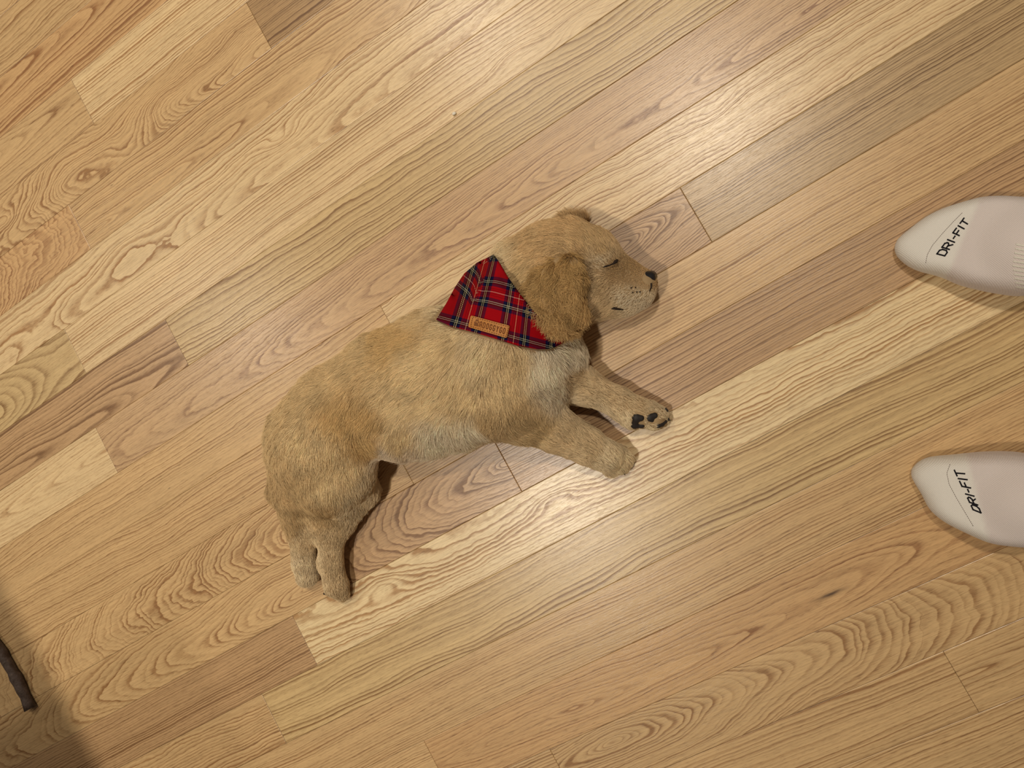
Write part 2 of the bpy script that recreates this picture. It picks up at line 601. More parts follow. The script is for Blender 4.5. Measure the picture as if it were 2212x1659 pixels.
# trunk
rc(b, 672, 940, .046, 88, 742, 890, .050, 96, 0)
rc(b, 742, 890, .050, 96, 850, 838, .054, 112, .02)
rc(b, 850, 838, .054, 112, 960, 798, .056, 121, .02)
rc(b, 960, 798, .056, 121, 1080, 790, .054, 122, .02)
rc(b, 880, 905, .044, 84, 1000, 880, .044, 80, .03)
# neck and chest
rc(b, 1080, 770, .052, 118, 1120, 670, .050, 92, .03)
rc(b, 1120, 670, .050, 92, 1180, 610, .048, 92, .03)
rc(b, 1150, 800, .040, 85, 1205, 775, .034, 55, .03)
# skull, brow, cheek, muzzle, jaw
rc(b, 1195, 575, .044, 92, 1245, 578, .044, 84, .02)
rc(b, 1245, 560, .046, 74, 1275, 562, .044, 58, .02)
rc(b, 1235, 630, .044, 66, 1285, 636, .036, 44, .02)
rc(b, 1285, 590, .040, 52, 1345, 604, .034, 38, .015)
rc(b, 1345, 604, .034, 38, 1388, 610, .033, 27, .012)
rc(b, 1345, 628, .032, 34, 1388, 628, .030, 24, .012)
rc(b, 1275, 650, .026, 40, 1350, 652, .022, 24, .014)
rc(b, 1350, 652, .022, 24, 1385, 645, .022, 17, .012)
# scruff behind the skull
rc(b, 1110, 570, .038, 38, 1130, 590, .040, 50, .02)
# near hind thigh
rc(b, 690, 985, .060, 88, 715, 1030, .056, 72, .025)
rc(b, 715, 1030, .050, 72, 752, 1020, .046, 50, .02)
# far thigh
rc(b, 740, 1010, .026, 60, 775, 1060, .022, 34, .014)
rc(b, 775, 1060, .022, 34, 725, 1120, .024, 38, .014)
# hind feet
rc(b, 648, 1070, .036, 52, 655, 1150, .022, 29, .03)
rc(b, 655, 1150, .022, 29, 658, 1215, .018, 24, .006)
rc(b, 658, 1215, .018, 24, 664, 1240, .015, 24, .004)
rc(b, 722, 1100, .030, 42, 716, 1160, .024, 27, .016)
rc(b, 716, 1160, .024, 27, 714, 1215, .020, 25, .003)
rc(b, 714, 1215, .020, 25, 727, 1265, .014, 24, .004)
rc(b, 727, 1265, .014, 24, 738, 1282, .010, 16, .004)
# tail along the back of the hind legs
rc(b, 602, 985, .022, 24, 606, 1060, .016, 22, .012)
rc(b, 606, 1060, .016, 22, 628, 1140, .012, 13, .01)
# lower (far) foreleg with the pads showing
rc(b, 1190, 815, .030, 50, 1255, 832, .022, 37, .014)
rc(b, 1255, 832, .022, 37, 1335, 868, .018, 28, .008)
rc(b, 1335, 868, .018, 28, 1375, 890, .016, 30, .008)
rc(b, 1375, 890, .016, 30, 1412, 902, .014, 25, .006)
rc(b, 1405, 884, .012, 18, 1430, 893, .010, 13, .004)
rc(b, 1412, 912, .012, 15, 1434, 914, .010, 10, .004)
rc(b, 1345, 888, .014, 22, 1362, 905, .014, 18, .006)
# upper (near) foreleg
rc(b, 1080, 850, .070, 76, 1130, 888, .052, 62, .025)
rc(b, 1130, 888, .050, 60, 1195, 925, .040, 48, .008)
rc(b, 1195, 925, .040, 48, 1265, 962, .028, 38, .004)
rc(b, 1265, 962, .028, 38, 1310, 985, .022, 34, .004)
for (x, y, r) in ((1335, 978, 18), (1347, 990, 19), (1338, 1004, 19), (1318, 1012, 17)):
    rc(b, 1305, 984, .018, 26, x, y, .012, r, .0025)
# far ear tuft sticking out over the head
rc(b, 1205, 500, .020, 24, 1225, 478, .012, 14, .008)
rc(b, 1225, 478, .012, 14, 1262, 470, .007, 9, .005)
b.ground(0.0012)
BV, BF = b.mesh()
BODY_TOP = Height(body_f, 0)
BODY_SOFT = Height(body_f, 3)

# ------------------------------------------------------------------ coat: direction, length and colour fields
# photo x, y, direction (photo axes), length mm, lift, colour key
COAT = [
    (1395, 600, -1, -.1, 1.5, .15, 'muz'), (1360, 590, -1, -.25, 2, .15, 'muz'), (1325, 580, -1, -.3, 3, .2, 'face'),
    (1350, 640, -.9, .4, 3, .2, 'lip'), (1385, 640, -.8, .6, 2.5, .2, 'lip'), (1310, 660, -1, .3, 5, .2, 'cheek'),
    (1290, 610, -1, .25, 5, .2, 'cheek'), (1270, 660, -.8, .5, 7, .25, 'cheek'), (1300, 545, -.5, -.6, 4, .2, 'face'), (1302, 564, -.7, -.5, 4, .2, 'lip'),
    (1290, 510, -.7, -.7, 6, .2, 'face'), (1250, 500, -1, -.1, 8, .2, 'head'), (1200, 500, -1, .2, 9, .2, 'head'),
    (1240, 545, -.5, -.4, 6, .25, 'head'), (1160, 530, -.9, .5, 10, .25, 'head'), (1200, 560, -.8, .5, 9, .2, 'head'),
    (1240, 465, -.4, -.9, 11, .3, 'head'), (1130, 580, -.6, .8, 12, .3, 'neck'), (1090, 550, -.6, .2, 14, .5, 'neckp'),
    (1150, 640, -.3, 1, 11, .25, 'ear'), (1060, 620, -.8, .6, 10, .2, 'neck'),
    (960, 660, -.8, .35, 12, .3, 'pale'), (900, 680, -.85, .45, 13, .3, 'back'), (840, 740, -.8, .5, 14, .28, 'orange'), (880, 725, -.8, .5, 14, .28, 'orange'), (610, 890, -.5, .8, 13, .35, 'back'),
    (780, 740, -.85, .35, 14, .3, 'back'), (700, 800, -.85, .4, 14, .3, 'back'), (640, 850, -.8, .5, 14, .35, 'back'),
    (600, 910, -.6, .75, 13, .35, 'back'), (590, 980, -.25, 1, 12, .3, 'back'), (900, 780, -.8, .5, 14, .22, 'gold'),
    (960, 750, -.7, .6, 14, .25, 'gold'), (1030, 760, -.5, .8, 14, .25, 'pale'), (1110, 780, .1, 1, 14, .25, 'gold'),
    (1170, 790, .6, .9, 14, .35, 'white'), (1220, 760, .9, .5, 13, .4, 'white'), (1190, 840, .9, .5, 10, .3, 'white'),
    (1080, 850, .1, 1, 12, .25, 'gold'), (1050, 900, -.1, 1, 12, .25, 'legt'), (1000, 860, -.6, .9, 14, .25, 'gold'),
    (930, 860, -.7, .6, 14, .22, 'gold'), (850, 860, -.8, .5, 14, .2, 'gold'), (800, 900, -.7, .7, 13, .2, 'orange'),
    (740, 900, -.6, .85, 13, .22, 'orange'), (860, 950, -.2, 1, 13, .25, 'gold'), (940, 950, .05, 1, 15, .35, 'white'),
    (1010, 930, .15, 1, 15, .4, 'white'), (880, 990, -.1, 1, 11, .25, 'belly'), (830, 985, -.4, .9, 7, .2, 'belly'),
    (650, 940, -.3, .95, 13, .25, 'gold'), (690, 990, 0, 1, 12, .25, 'gold'), (740, 1000, .2, 1, 12, .25, 'gold'),
    (780, 960, .3, 1, 11, .25, 'orange'), (700, 1060, .1, 1, 12, .25, 'gold'), (650, 1040, .1, 1, 11, .3, 'back'),
    (640, 1095, .1, 1, 8, .25, 'brown'), (700, 1105, .05, 1, 8, .25, 'brown'), (760, 1090, .4, .9, 10, .35, 'legp'),
    (800, 1040, .3, 1, 9, .3, 'legp'), (650, 1160, .12, 1, 6, .2, 'leg'), (660, 1225, .15, 1, 7, .2, 'legp'),
    (715, 1170, -.05, 1, 5, .2, 'leg'), (720, 1230, .2, 1, 5, .2, 'leg'), (738, 1280, .3, 1, 4, .15, 'leg'),
    (610, 1050, .1, 1, 11, .3, 'brown'), (625, 1130, .25, 1, 10, .3, 'brown'),
    (1110, 880, .5, .9, 11, .25, 'legt'), (1160, 920, .6, .8, 9, .22, 'legt'), (1220, 940, .8, .6, 7, .2, 'leg'),
    (1270, 965, .85, .5, 6, .2, 'leg'), (1310, 990, .7, .65, 5, .2, 'legp'), (1350, 1000, .75, .65, 6, .25, 'pale'),
    (1250, 825, .9, .35, 7, .2, 'leg'), (1310, 855, .9, .4, 5, .18, 'leg'), (1300, 885, .6, .75, 8, .25, 'legp'),
    (1370, 880, .9, .4, 3.5, .15, 'leg'), (1360, 900, .5, .8, 5, .2, 'legp'), (1420, 895, .95, .3, 3, .12, 'legp'),
    (1425, 915, .95, .2, 2.5, .12, 'legp'),
]
TINT = {
    'muz': (.50, .32, .145), 'face': (.60, .41, .20), 'lip': (.70, .57, .38), 'cheek': (.66, .48, .265), 'head': (.62, .42, .205),
    'neck': (.66, .475, .24), 'neckp': (.74, .58, .345), 'ear': (.56, .35, .135), 'pale': (.78, .615, .37), 'back': (.67, .49, .255),
    'orange': (.63, .425, .185), 'gold': (.76, .575, .315), 'white': (.82, .70, .51), 'belly': (.74, .60, .43), 'legt': (.61, .435, .22),
    'leg': (.67, .50, .285), 'legp': (.74, .59, .37), 'brown': (.57, .395, .195),
}
CX = np.array([[c[0], c[1]] for c in COAT], float)
CD = np.array([[c[2], c[3]] for c in COAT], float)
CD /= np.linalg.norm(CD, axis=1, keepdims=True)
CL = np.array([c[4] for c in COAT], float) / 1000
CLI = np.array([c[5] for c in COAT], float)
CT = np.array([TINT[c[6]] for c in COAT]) * 1.07


def coat(px):
    d2 = ((px[:, None, :] - CX[None]) ** 2).sum(2) + 60.0
    w = d2 ** -2.0
    w /= w.sum(1, keepdims=True)
    dr = w @ CD
    dr /= np.linalg.norm(dr, axis=1, keepdims=True) + 1e-9
    return dr, w @ CL, w @ CLI, w @ CT


class Waves:
    """smooth vector noise: a sum of random sine waves"""

    def __init__(self, freq, n=14):
        k = rng.normal(size=(n, 3))
        k /= np.linalg.norm(k, axis=1, keepdims=True)
        self.k = k * freq * rng.uniform(0.6, 1.5, (n, 1)) * 2 * math.pi
        self.p = rng.uniform(0, 6.28, n)
        self.a = rng.normal(size=(n, 3)) / math.sqrt(n)

    def __call__(self, x):
        return np.sin(x @ self.k.T + self.p) @ self.a * 1.4


W_LOCK, W_FINE, W_BIG, W_TINT = Waves(120), Waves(330), Waves(28), Waves(45)


def scatter(V, Fc, n):
    T = np.concatenate([Fc[:, [0, 1, 2]], Fc[:, [0, 2, 3]]])
    A, B, C = V[T[:, 0]], V[T[:, 1]], V[T[:, 2]]
    ar = np.linalg.norm(np.cross(B - A, C - A), axis=1)
    i = rng.choice(len(T), n, p=ar / ar.sum())
    r1, r2 = np.sqrt(rng.random(n)), rng.random(n)
    return (1 - r1)[:, None] * A[i] + (r1 * (1 - r2))[:, None] * B[i] + (r1 * r2)[:, None] * C[i]


def grow(name, roots, nrm, dr3, length, lift, tint, mat, parent, seg=6, width=0.00020, curl=0.0, lock=0.13, fields=()):
    """real hair strands as one curves object; each follows the coat and bends down along it"""
    n = len(roots)
    tang = dr3 - (dr3 * nrm).sum(1, keepdims=True) * nrm
    tang /= np.linalg.norm(tang, axis=1, keepdims=True) + 1e-9
    side = np.cross(nrm, tang)
    L = length * rng.uniform(0.55, 1.1, n)
    lk = W_LOCK(roots) * lock + W_FINE(roots) * lock * 0.55 + W_BIG(roots) * 0.16 + rng.normal(size=(n, 3)) * 0.12
    base = tang + lk - (lk * nrm).sum(1, keepdims=True) * nrm * 0.6
    pts = np.zeros((n, seg, 3))
    pos = roots - nrm * 0.0006
    pts[:, 0] = pos
    ph = W_BIG(roots * 1.7)[:, 0] * 3 + rng.normal(size=n) * 0.5
    for s in range(1, seg):
        t = s / (seg - 1)
        up = lift * (1.9 - 2.2 * t)
        step = base + nrm * up[:, None] + side * (curl * np.sin(ph + t * 7.5))[:, None]
        step /= np.linalg.norm(step, axis=1, keepdims=True)
        pos = pos + step * (L / (seg - 1))[:, None]
        for fld in fields:
            sd = fld.sample(pos)
            bad = sd < 0.0007
            if bad.any():
                g = fld.grad(pos[bad])
                pos[bad] += g * (0.0007 - sd[bad])[:, None]
        pos[:, 2] = np.maximum(pos[:, 2], 0.0004)
        pts[:, s] = pos
    cu = bpy.data.hair_curves.new(name)
    cu.add_curves([seg] * n)
    cu.attributes['position'].data.foreach_set('vector', pts.reshape(-1).astype(np.float32))
    ra = cu.attributes.get('radius') or cu.attributes.new('radius', 'FLOAT', 'POINT')
    prof = np.linspace(1, 0.18, seg) ** 0.8
    ra.data.foreach_set('value', (rng.uniform(0.7, 1.2, n)[:, None] * prof[None] * width * 0.5 * 2).reshape(-1).astype(np.float32))
    ca_ = cu.attributes.new('coat_tint', 'FLOAT_COLOR', 'CURVE')
    j = 1 + W_TINT(roots)[:, :1] * 0.05 + rng.normal(size=(n, 1)) * 0.14
    col = np.concatenate([np.clip(tint * j, 0.01, 0.95), np.ones((n, 1))], 1)
    ca_.data.foreach_set('color', col.reshape(-1).astype(np.float32))
    cu.materials.append(mat)
    return link(name, cu, parent)


def fur_mat():
    m = NT('fur')
    c = m.attr('coat_tint', 'GEOMETRY').outputs['Color']
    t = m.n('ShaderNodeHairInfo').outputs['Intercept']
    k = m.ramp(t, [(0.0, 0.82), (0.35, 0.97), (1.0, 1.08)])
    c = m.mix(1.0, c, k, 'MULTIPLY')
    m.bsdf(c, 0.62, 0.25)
    return m.m


FUR = fur_mat()
m = NT('skin_under_fur')
tc = m.n('ShaderNodeTexCoord').outputs['Object']
m.bsdf(m.mix(m.noise(tc, 60), (.36, .24, .12), (.46, .32, .17)), 0.8, 0.2)
HIDE = m.m

puppy = empty('puppy', P(960, 850), 'golden retriever puppy asleep on its side wearing a red tartan bandana', 'dog')
body = mesh_obj('body', BV, BF, HIDE)
keep(body, puppy)


def dir3(pos, d2):
    """photo direction at a world point, as a world vector at the same height"""
    v = np.zeros((len(pos), 3))
    v[:, 0] = d2[:, 0]
    v[:, 1] = -d2[:, 1]
    return v


# bandana outline in photo pixels (needed before the coat, to clip it there)
BAN_BACK = [(1066, 551), (1030, 568), (1002, 592), (982, 622), (966, 652), (953, 673), (942, 690)]
BAN_LOW = [(942, 690), (975, 705), (1020, 716), (1070, 730), (1120, 746), (1160, 753), (1190, 752), (1212, 741), (1230, 718)]
BAN_EAR = [(1066, 551), (1078, 570), (1092, 594), (1110, 620), (1130, 648), (1150, 672), (1172, 692), (1198, 706), (1230, 718)]


def inside(poly, p):
    poly = np.array(poly, float)
    r = np.zeros(len(p), bool)
    j = len(poly) - 1
    for i in range(len(poly)):
        a, c = poly[i], poly[j]
        cond = ((a[1] > p[:, 1]) != (c[1] > p[:, 1]))
        xx = (c[0] - a[0]) * (p[:, 1] - a[1]) / (c[1] - a[1] + 1e-12) + a[0]
        r ^= cond & (p[:, 0] < xx)
        j = i
    return r


BAN_POLY = BAN_BACK + BAN_LOW[1:] + BAN_EAR[::-1][1:-1]

# places left bare: nose, pads, eye slit
BARE = [(1402, 601, 14), (1376, 903, 15), (1378, 916, 15), (1408, 901, 14), (1429, 915, 12)]


def plant(n):
    r = scatter(BV, BF, n)
    nm = body_f.grad(r)
    ok = (nm[:, 2] > -0.45) & (r[:, 2] > 0.003)
    px = PX(r)
    for (x, y, q) in BARE:
        ok &= ~((((px - [x, y]) ** 2).sum(1) < q * q) & (nm[:, 2] > 0))
    cen = np.array([1090, 665.])
    shr = (px - cen) * 0.975 + cen
    ok &= ~(inside(BAN_POLY, shr) & (nm[:, 2] > 0.25) & (r[:, 2] > .03))
    r, nm, px = r[ok], nm[ok], px[ok]
    return r, nm, px


R_, N_, PXL = plant(300000)
d2, ln, lf, tn = coat(PXL)
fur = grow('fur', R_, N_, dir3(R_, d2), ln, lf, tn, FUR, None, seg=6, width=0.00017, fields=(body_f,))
keep(fur, puppy)

# ------------------------------------------------------------------ near ear
EAR = [(1232, 548), (1245, 562), (1247, 590), (1248, 625), (1252, 655), (1256, 685), (1250, 706), (1230, 712), (1205, 708),
       (1182, 694), (1163, 674), (1150, 648), (1146, 620), (1160, 592), (1190, 568)]
ear_f = Field(tuple(P(1130, 730, .08)[:2] - .012) + (0.02,), tuple(P(1275, 525, .08)[:2] + .012) + (0.125,), 0.0018)
gx, gy = np.meshgrid(np.arange(1140, 1262, 9.0), np.arange(545, 716, 9.0))
gp = np.stack([gx.ravel(), gy.ravel()], 1)
ec = np.array([1205., 632.])
for (x, y) in gp[inside(EAR, (gp - ec) * 1.13 + ec)]:
    w = BODY_SOFT.at_px(x, y)
    droop = max(0.0, (y - 640) / 70.0)
    z = max(w[2] + 0.0035 + (0.003 if x > 1232 else 0), 0.072 - 0.026 * droop)
    og = np.stack(np.meshgrid(np.arange(-20, 21, 5.0), np.arange(-20, 21, 5.0)), -1).reshape(-1, 2)
    on = inside(BAN_POLY, np.array([x, y], float) + og).mean()
    z = max(z, w[2] + 0.0035 + 0.0150 * min(1.0, on * 2.4))          # the tip lies on the cloth
    w = P(x, y, z)
    ear_f.cone(w, 0.0050, w + np.array([0.0001, 0, 0]), 0.0050, 0.004, 0.75)
rc(ear_f, 1236, 566, .080, 9, 1248, 605, .080, 8, .006)
rc(ear_f, 1248, 600, .082, 9, 1252, 660, .074, 8, .006)
EV, EF = ear_f.mesh()
ear = mesh_obj('ear', EV, EF, HIDE)
keep(ear, puppy)
ear['label'] = 'darker golden ear lying over the cheek'
er = scatter(EV, EF, 26000)
en = ear_f.grad(er, 0.002)
ok = en[:, 2] > -0.5
er, en = er[ok], en[ok]
ep = PX(er)
ed = np.stack([np.clip((ep[:, 0] - 1215) / 160, -.5, .3), np.ones(len(ep))], 1)
et = np.clip((ep[:, 1] - 545) / 170, 0, 1)
ecol = (1 - et)[:, None] * np.array([.54, .345, .135]) + et[:, None] * np.array([.60, .39, .165])
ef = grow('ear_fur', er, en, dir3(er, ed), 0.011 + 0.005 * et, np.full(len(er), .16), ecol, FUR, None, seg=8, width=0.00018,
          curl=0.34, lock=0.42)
ef.parent = ear
ef.matrix_parent_inverse = Matrix.Identity(4)

# ------------------------------------------------------------------ nose, eye, mouth, pads, claws
m = NT('nose_leather')
tc = m.n('ShaderNodeTexCoord').outputs['Object']
m.bsdf((0.013, 0.011, 0.012), 0.42, 0.5, m.bump(m.noise(tc, 1400, 2), 0.3, 0.0003))
NOSE = m.m
m = NT('paw_leather')
tc = m.n('ShaderNodeTexCoord').outputs['Object']
m.bsdf((0.022, 0.017, 0.015), 0.6, 0.4, m.bump(m.noise(tc, 1800, 2), 0.5, 0.0003))
PAD = m.m
m = NT('lid_dark')
m.bsdf((0.025, 0.015, 0.010), 0.7, 0.3)
LID = m.m
m = NT('claw')
m.bsdf((0.03, 0.024, 0.02), 0.35, 0.5)
CLAW = m.m


def blob(name, prims, mat, parent, h=0.0008, label=None):
    P0 = np.array([p[0] for p in prims] + [p[2] for p in prims])
    rr = max(max(p[1], p[3]) for p in prims) + 0.004
    f = Field(P0.min(0) - rr, P0.max(0) + rr, h)
    for a, ra, bb, rb, k, sz in prims:
        f.cone(a, ra, bb, rb, k, sz)
    v, q = f.mesh()
    o = mesh_obj(name, v, q, mat)
    keep(o, parent)
    if label:
        o['label'] = label
    return o


def tube(name, pts, radii, mat, parent=None, sides=8, top=True):
    pts = [np.array(p, float) for p in pts]
    V, Fc = [], []
    for i, p in enumerate(pts):
        t = pts[min(i + 1, len(pts) - 1)] - pts[max(i - 1, 0)]
        t /= np.linalg.norm(t)
        a = np.cross(t, (0, 0, 1.0))
        a = a / np.linalg.norm(a) if np.linalg.norm(a) > 1e-3 else np.array([1., 0, 0])
        c = np.cross(a, t)
        for s in range(sides):
            an = 2 * math.pi * s / sides
            V.append(p + radii[i] * (math.cos(an) * a + math.sin(an) * c))
    for i in range(len(pts) - 1):
        for s in range(sides):
            s2 = (s + 1) % sides
            Fc.append((i * sides + s, i * sides + s2, (i + 1) * sides + s2, (i + 1) * sides + s))
    Fc.append(tuple(range(sides))[::-1])
    Fc.append(tuple((len(pts) - 1) * sides + s for s in range(sides)))
    o = mesh_obj(name, V, Fc, mat)
    if parent is not None:
        keep(o, parent)
    return o


mm = mpp(1400, 600, .035)
nose_f = Field(P(1380, 625, .03) - .012, P(1425, 580, .03) + np.array([.012, .012, .024]), 0.0008)
rc(nose_f, 1393, 599, .038, 13, 1404, 599, .036, 13.5, .003)
rc(nose_f, 1406, 598, .028, 14, 1404, 602, .020, 12, .004)
rc(nose_f, 1400, 606, .034, 7, 1404, 610, .028, 8, .003)
nose_f.carve(P(1411, 596, .0360), 0.0017, .0012)
nose_f.carve(P(1398, 608, .0395), 0.0016, .001)
nv, nq = nose_f.mesh()
nose = mesh_obj('nose', nv, nq, NOSE)
keep(nose, puppy)
nose['label'] = 'black nose'


def on_body(px, py, up):
    p = BODY_TOP.at_px(px, py)
    g = body_f.grad(p[None])[0]
    return p + g * up


eye = [on_body(x, y, .0042) for x, y in ((1297, 577), (1304, 575), (1311, 573), (1318, 570), (1323, 566), (1326, 563))]
lid = tube('eyelid', eye, [.0003, .0008, .0006, .0008, .0017, .0009], LID, puppy)
lid['label'] = 'dark slit of the closed eye'
mp = [on_body(x, y, .0030) for x, y in ((1318, 662), (1325, 661), (1332, 662), (1345, 664))]
mo = tube('mouth', mp, [.0004, .0011, .0009, .0003], LID, puppy)
mp = [on_body(x, y, .0020) for x, y in ((1404, 612), (1404, 620), (1400, 628))]
tube('lip_line', mp, [.0008, .0006, .0003], LID, puppy)
for (x, y) in ((1362, 621), (1371, 620), (1365, 630), (1374, 629), (1381, 629)):
    q = on_body(x, y, .0019)
    tube('whisker_spot', [q - [.0006, 0, 0], q + [.0006, 0, 0]], [.0005, .0005], LID, puppy, 6)
m = NT('whisker')
m.bsdf((.72, .62, .45), .4, .4)
WHI = m.m
for (x0, y0, x1, y1, z1) in ((1352, 640, 1316, 664, .042), (1358, 645, 1326, 676, .036), (1366, 644, 1345, 672, .036), (1346, 634, 1312, 650, .046), (1375, 645, 1362, 668, .03)):
    a, c = on_body(x0, y0, .001), P(x1, y1, z1)
    tube('whisker', [a, (a + c) / 2 + np.array([0, 0, .003]), c], [.00018, .00014, .00006], WHI, puppy, 5)


def pad(name, pts, z, r_up=.0035, label=None):
    pr = []
    for (x1, y1, r1, x2, y2, r2) in pts:
        q1, q2 = BODY_TOP.at_px(x1, y1), BODY_TOP.at_px(x2, y2)
        q1[2] = max(q1[2] - .0010, .006)
        q2[2] = max(q2[2] - .0010, .006)
        pr.append((q1, r1 * mpp(x1, y1, q1[2]), q2, r2 * mpp(x2, y2, q2[2]), .002, .8))
    o = blob(name, pr, PAD, puppy)
    if label:
        o['label'] = label


pad('paw_pad', [(1374, 901, 8.5, 1384, 903, 7.5), (1374, 905, 8, 1370, 918, 7.5), (1370, 918, 7, 1386, 919, 6.5)], 0)
pad('paw_pad', [(1402, 901, 7, 1414, 898, 7), (1404, 905, 6.5, 1408, 908, 5)], 0)
pad('paw_pad', [(1421, 919, 5, 1437, 911, 4.5), (1421, 919, 5, 1430, 917, 5)], 0)
for (x, y, x2, y2, z) in ((1436, 883, 1445, 891, .013), (1438, 903, 1449, 909, .012), (1347, 1018, 1350, 1026, .014),
                          (1320, 1022, 1322, 1030, .013), (700, 1281, 711, 1286, .013), (641, 1247, 645, 1253, .010)):
    tube('claw', [P(x, y, z), P((x + x2) / 2, (y + y2) / 2, z), P(x2, y2, max(z - .004, .001))], [.0017, .0014, .0004], CLAW, puppy)

# ------------------------------------------------------------------ bandana


def tartan():
    m = NT('tartan')
    uv = m.n('ShaderNodeUVMap', uv_map='UVMap').outputs[0]
    u, v, _ = m.sep(uv)
    RED, DRED, NAVY, GRN = srgb(158, 10, 20), srgb(92, 6, 14), srgb(22, 20, 58), srgb(10, 16, 16)
    sett = [(0.0, RED), (0.34, NAVY), (0.40, GRN), (0.50, NAVY), (0.55, RED), (0.595, DRED), (0.608, RED), (0.635, DRED), (0.648, RED),
            (0.70, DRED), (0.713, RED), (0.74, DRED), (0.753, RED), (0.79, NAVY), (0.84, GRN), (0.94, NAVY)]
    fu, fv = m.math('FRACT', u), m.math('FRACT', v)
    cu_, cv_ = m.ramp(fu, sett, 'CONSTANT'), m.ramp(fv, sett, 'CONSTANT')
    su, sv = m.math('MULTIPLY', u, 150.0), m.math('MULTIPLY', v, 150.0)
    tw = m.math('GREATER_THAN', m.math('FRACT', m.math('MULTIPLY', m.math('ADD', su, sv), 0.25)), 0.5)
    gm = m.n('ShaderNodeGamma')
    m.put(gm.inputs[0], m.mix(1.0, cu_, cv_, 'MULTIPLY'))
    gm.inputs[1].default_value = 0.5
    c = m.mix(0.45, gm.outputs[0], m.mix(tw, cu_, cv_))
    thr = [(0.0, 0), (0.432, 1), (0.445, 0), (0.468, 1), (0.481, 0), (0.669, 1), (0.682, 0), (0.868, 1), (0.881, 0), (0.904, 1), (0.917, 0)]
    lu, lv = m.ramp(fu, thr, 'CONSTANT'), m.ramp(fv, thr, 'CONSTANT')
    du = m.math('GREATER_THAN', m.math('FRACT', m.math('MULTIPLY', v, 34.0)), 0.38)
    dv = m.math('GREATER_THAN', m.math('FRACT', m.math('MULTIPLY', u, 34.0)), 0.38)
    c = m.mix(m.math('MULTIPLY', m.math('MULTIPLY', lu, du), 0.7), c, srgb(214, 200, 150))
    c = m.mix(m.math('MULTIPLY', m.math('MULTIPLY', lv, dv), 0.65), c, srgb(206, 204, 186))
    h = m.math('SINE', m.math('MULTIPLY', m.math('ADD', su, sv), 3.14))
    m.bsdf(c, 0.9, 0.06, m.bump(h, 0.25, 0.0002))
    return m.m


TARTAN = tartan()


def resample(pl, n):
    pl = np.array(pl, float)
    s = np.concatenate([[0], np.cumsum(np.linalg.norm(np.diff(pl, axis=0), axis=1))])
    t = np.linspace(0, s[-1], n)
    return np.stack([np.interp(t, s, pl[:, i]) for i in (0, 1)], 1)


NB, MB = 64, 44
low, earl, back = resample(BAN_LOW, NB), resample(BAN_EAR, NB), resample(BAN_BACK, MB)
# fan between the ear edge (j=0) and the lower edge (j=1); both meet at the throat tip, the back edge closes the other end
bv, buv = [], []
zmap = np.zeros((NB, MB))
pxs = np.zeros((NB, MB, 2))
for i in range(NB):
    for j in range(MB):
        t = j / (MB - 1)
        s = i / (NB - 1)
        lin = earl[i] * (1 - t) + low[i] * t
        cor = (back[j] - (earl[0] * (1 - t) + low[0] * t)) * (1 - s) ** 2
        pxs[i, j] = lin + cor
for i in range(NB):
    for j in range(MB):
        w = BODY_SOFT.at_px(*pxs[i, j])
        zmap[i, j] = w[2]
zmap = np.maximum(zmap, 0.018)
for _ in range(6):
    z2 = zmap.copy()
    z2[1:-1, 1:-1] = (zmap[:-2, 1:-1] + zmap[2:, 1:-1] + zmap[1:-1, :-2] + zmap[1:-1, 2:]) / 4
    zmap = z2
ori = np.array([942., 690.])
e1 = np.array([.965, .262])
e2 = np.array([.262, -.965])


def ridge(p, a, c, w, h):
    a, c = np.array(a, float), np.array(c, float)
    e = c - a
    t = np.clip(((p - a) @ e) / (e @ e), 0, 1)
    d = np.linalg.norm(p - a - t * e)
    return h * math.exp(-(d / w) ** 2) * (1 - 0.6 * t)


for i in range(NB):
    for j in range(MB):
        p = pxs[i, j]
        t = j / (MB - 1)
        z = zmap[i, j] + 0.0055
        z += ridge(p, (1064, 562), (1020, 672), 15, .015)
        z += ridge(p, (1090, 606), (1128, 668), 11, .008)
        z += ridge(p, (975, 640), (960, 690), 12, .005)
        z += .0035 * max(0.0, 1 - t / .25)
        if t < 0.07:
            z += 0.0018
        z = max(z, zmap[i, j] + 0.0050)
        bv.append(P(p[0], p[1], z))
        q = p - ori
        dist = q @ e2
        # the cloth is gathered left of the fold that runs down from the top corner
        nrm_ = np.array([.928, .372])
        left = max(0.0, -((p - np.array([1052., 580.])) @ nrm_ + 0.0))
        k_ = min(1.0, max(0.0, (dist - 20) / 50))
        dist = dist - k_ * (.42 * left - 9 * math.exp(-((left + 0.0) / 9.0) ** 2) * (left > 0) - 0.0)
        dist += 500 * ridge(p, (1064, 562), (1020, 672), 15, .015) * k_
        # warps fan towards a point above the neck
        fan = np.array([1206., 5.])
        vec = p - fan
        al = (q - vec * (dist / (vec @ e2))) @ e1
        buv.append((al / 107.0 + 0.058, dist / 106.0 + 0.83))
bf = []
for i in range(NB - 1):
    for j in range(MB - 1):
        a = i * MB + j
        bf.append((a, a + 1, a + MB + 1, a + MB))
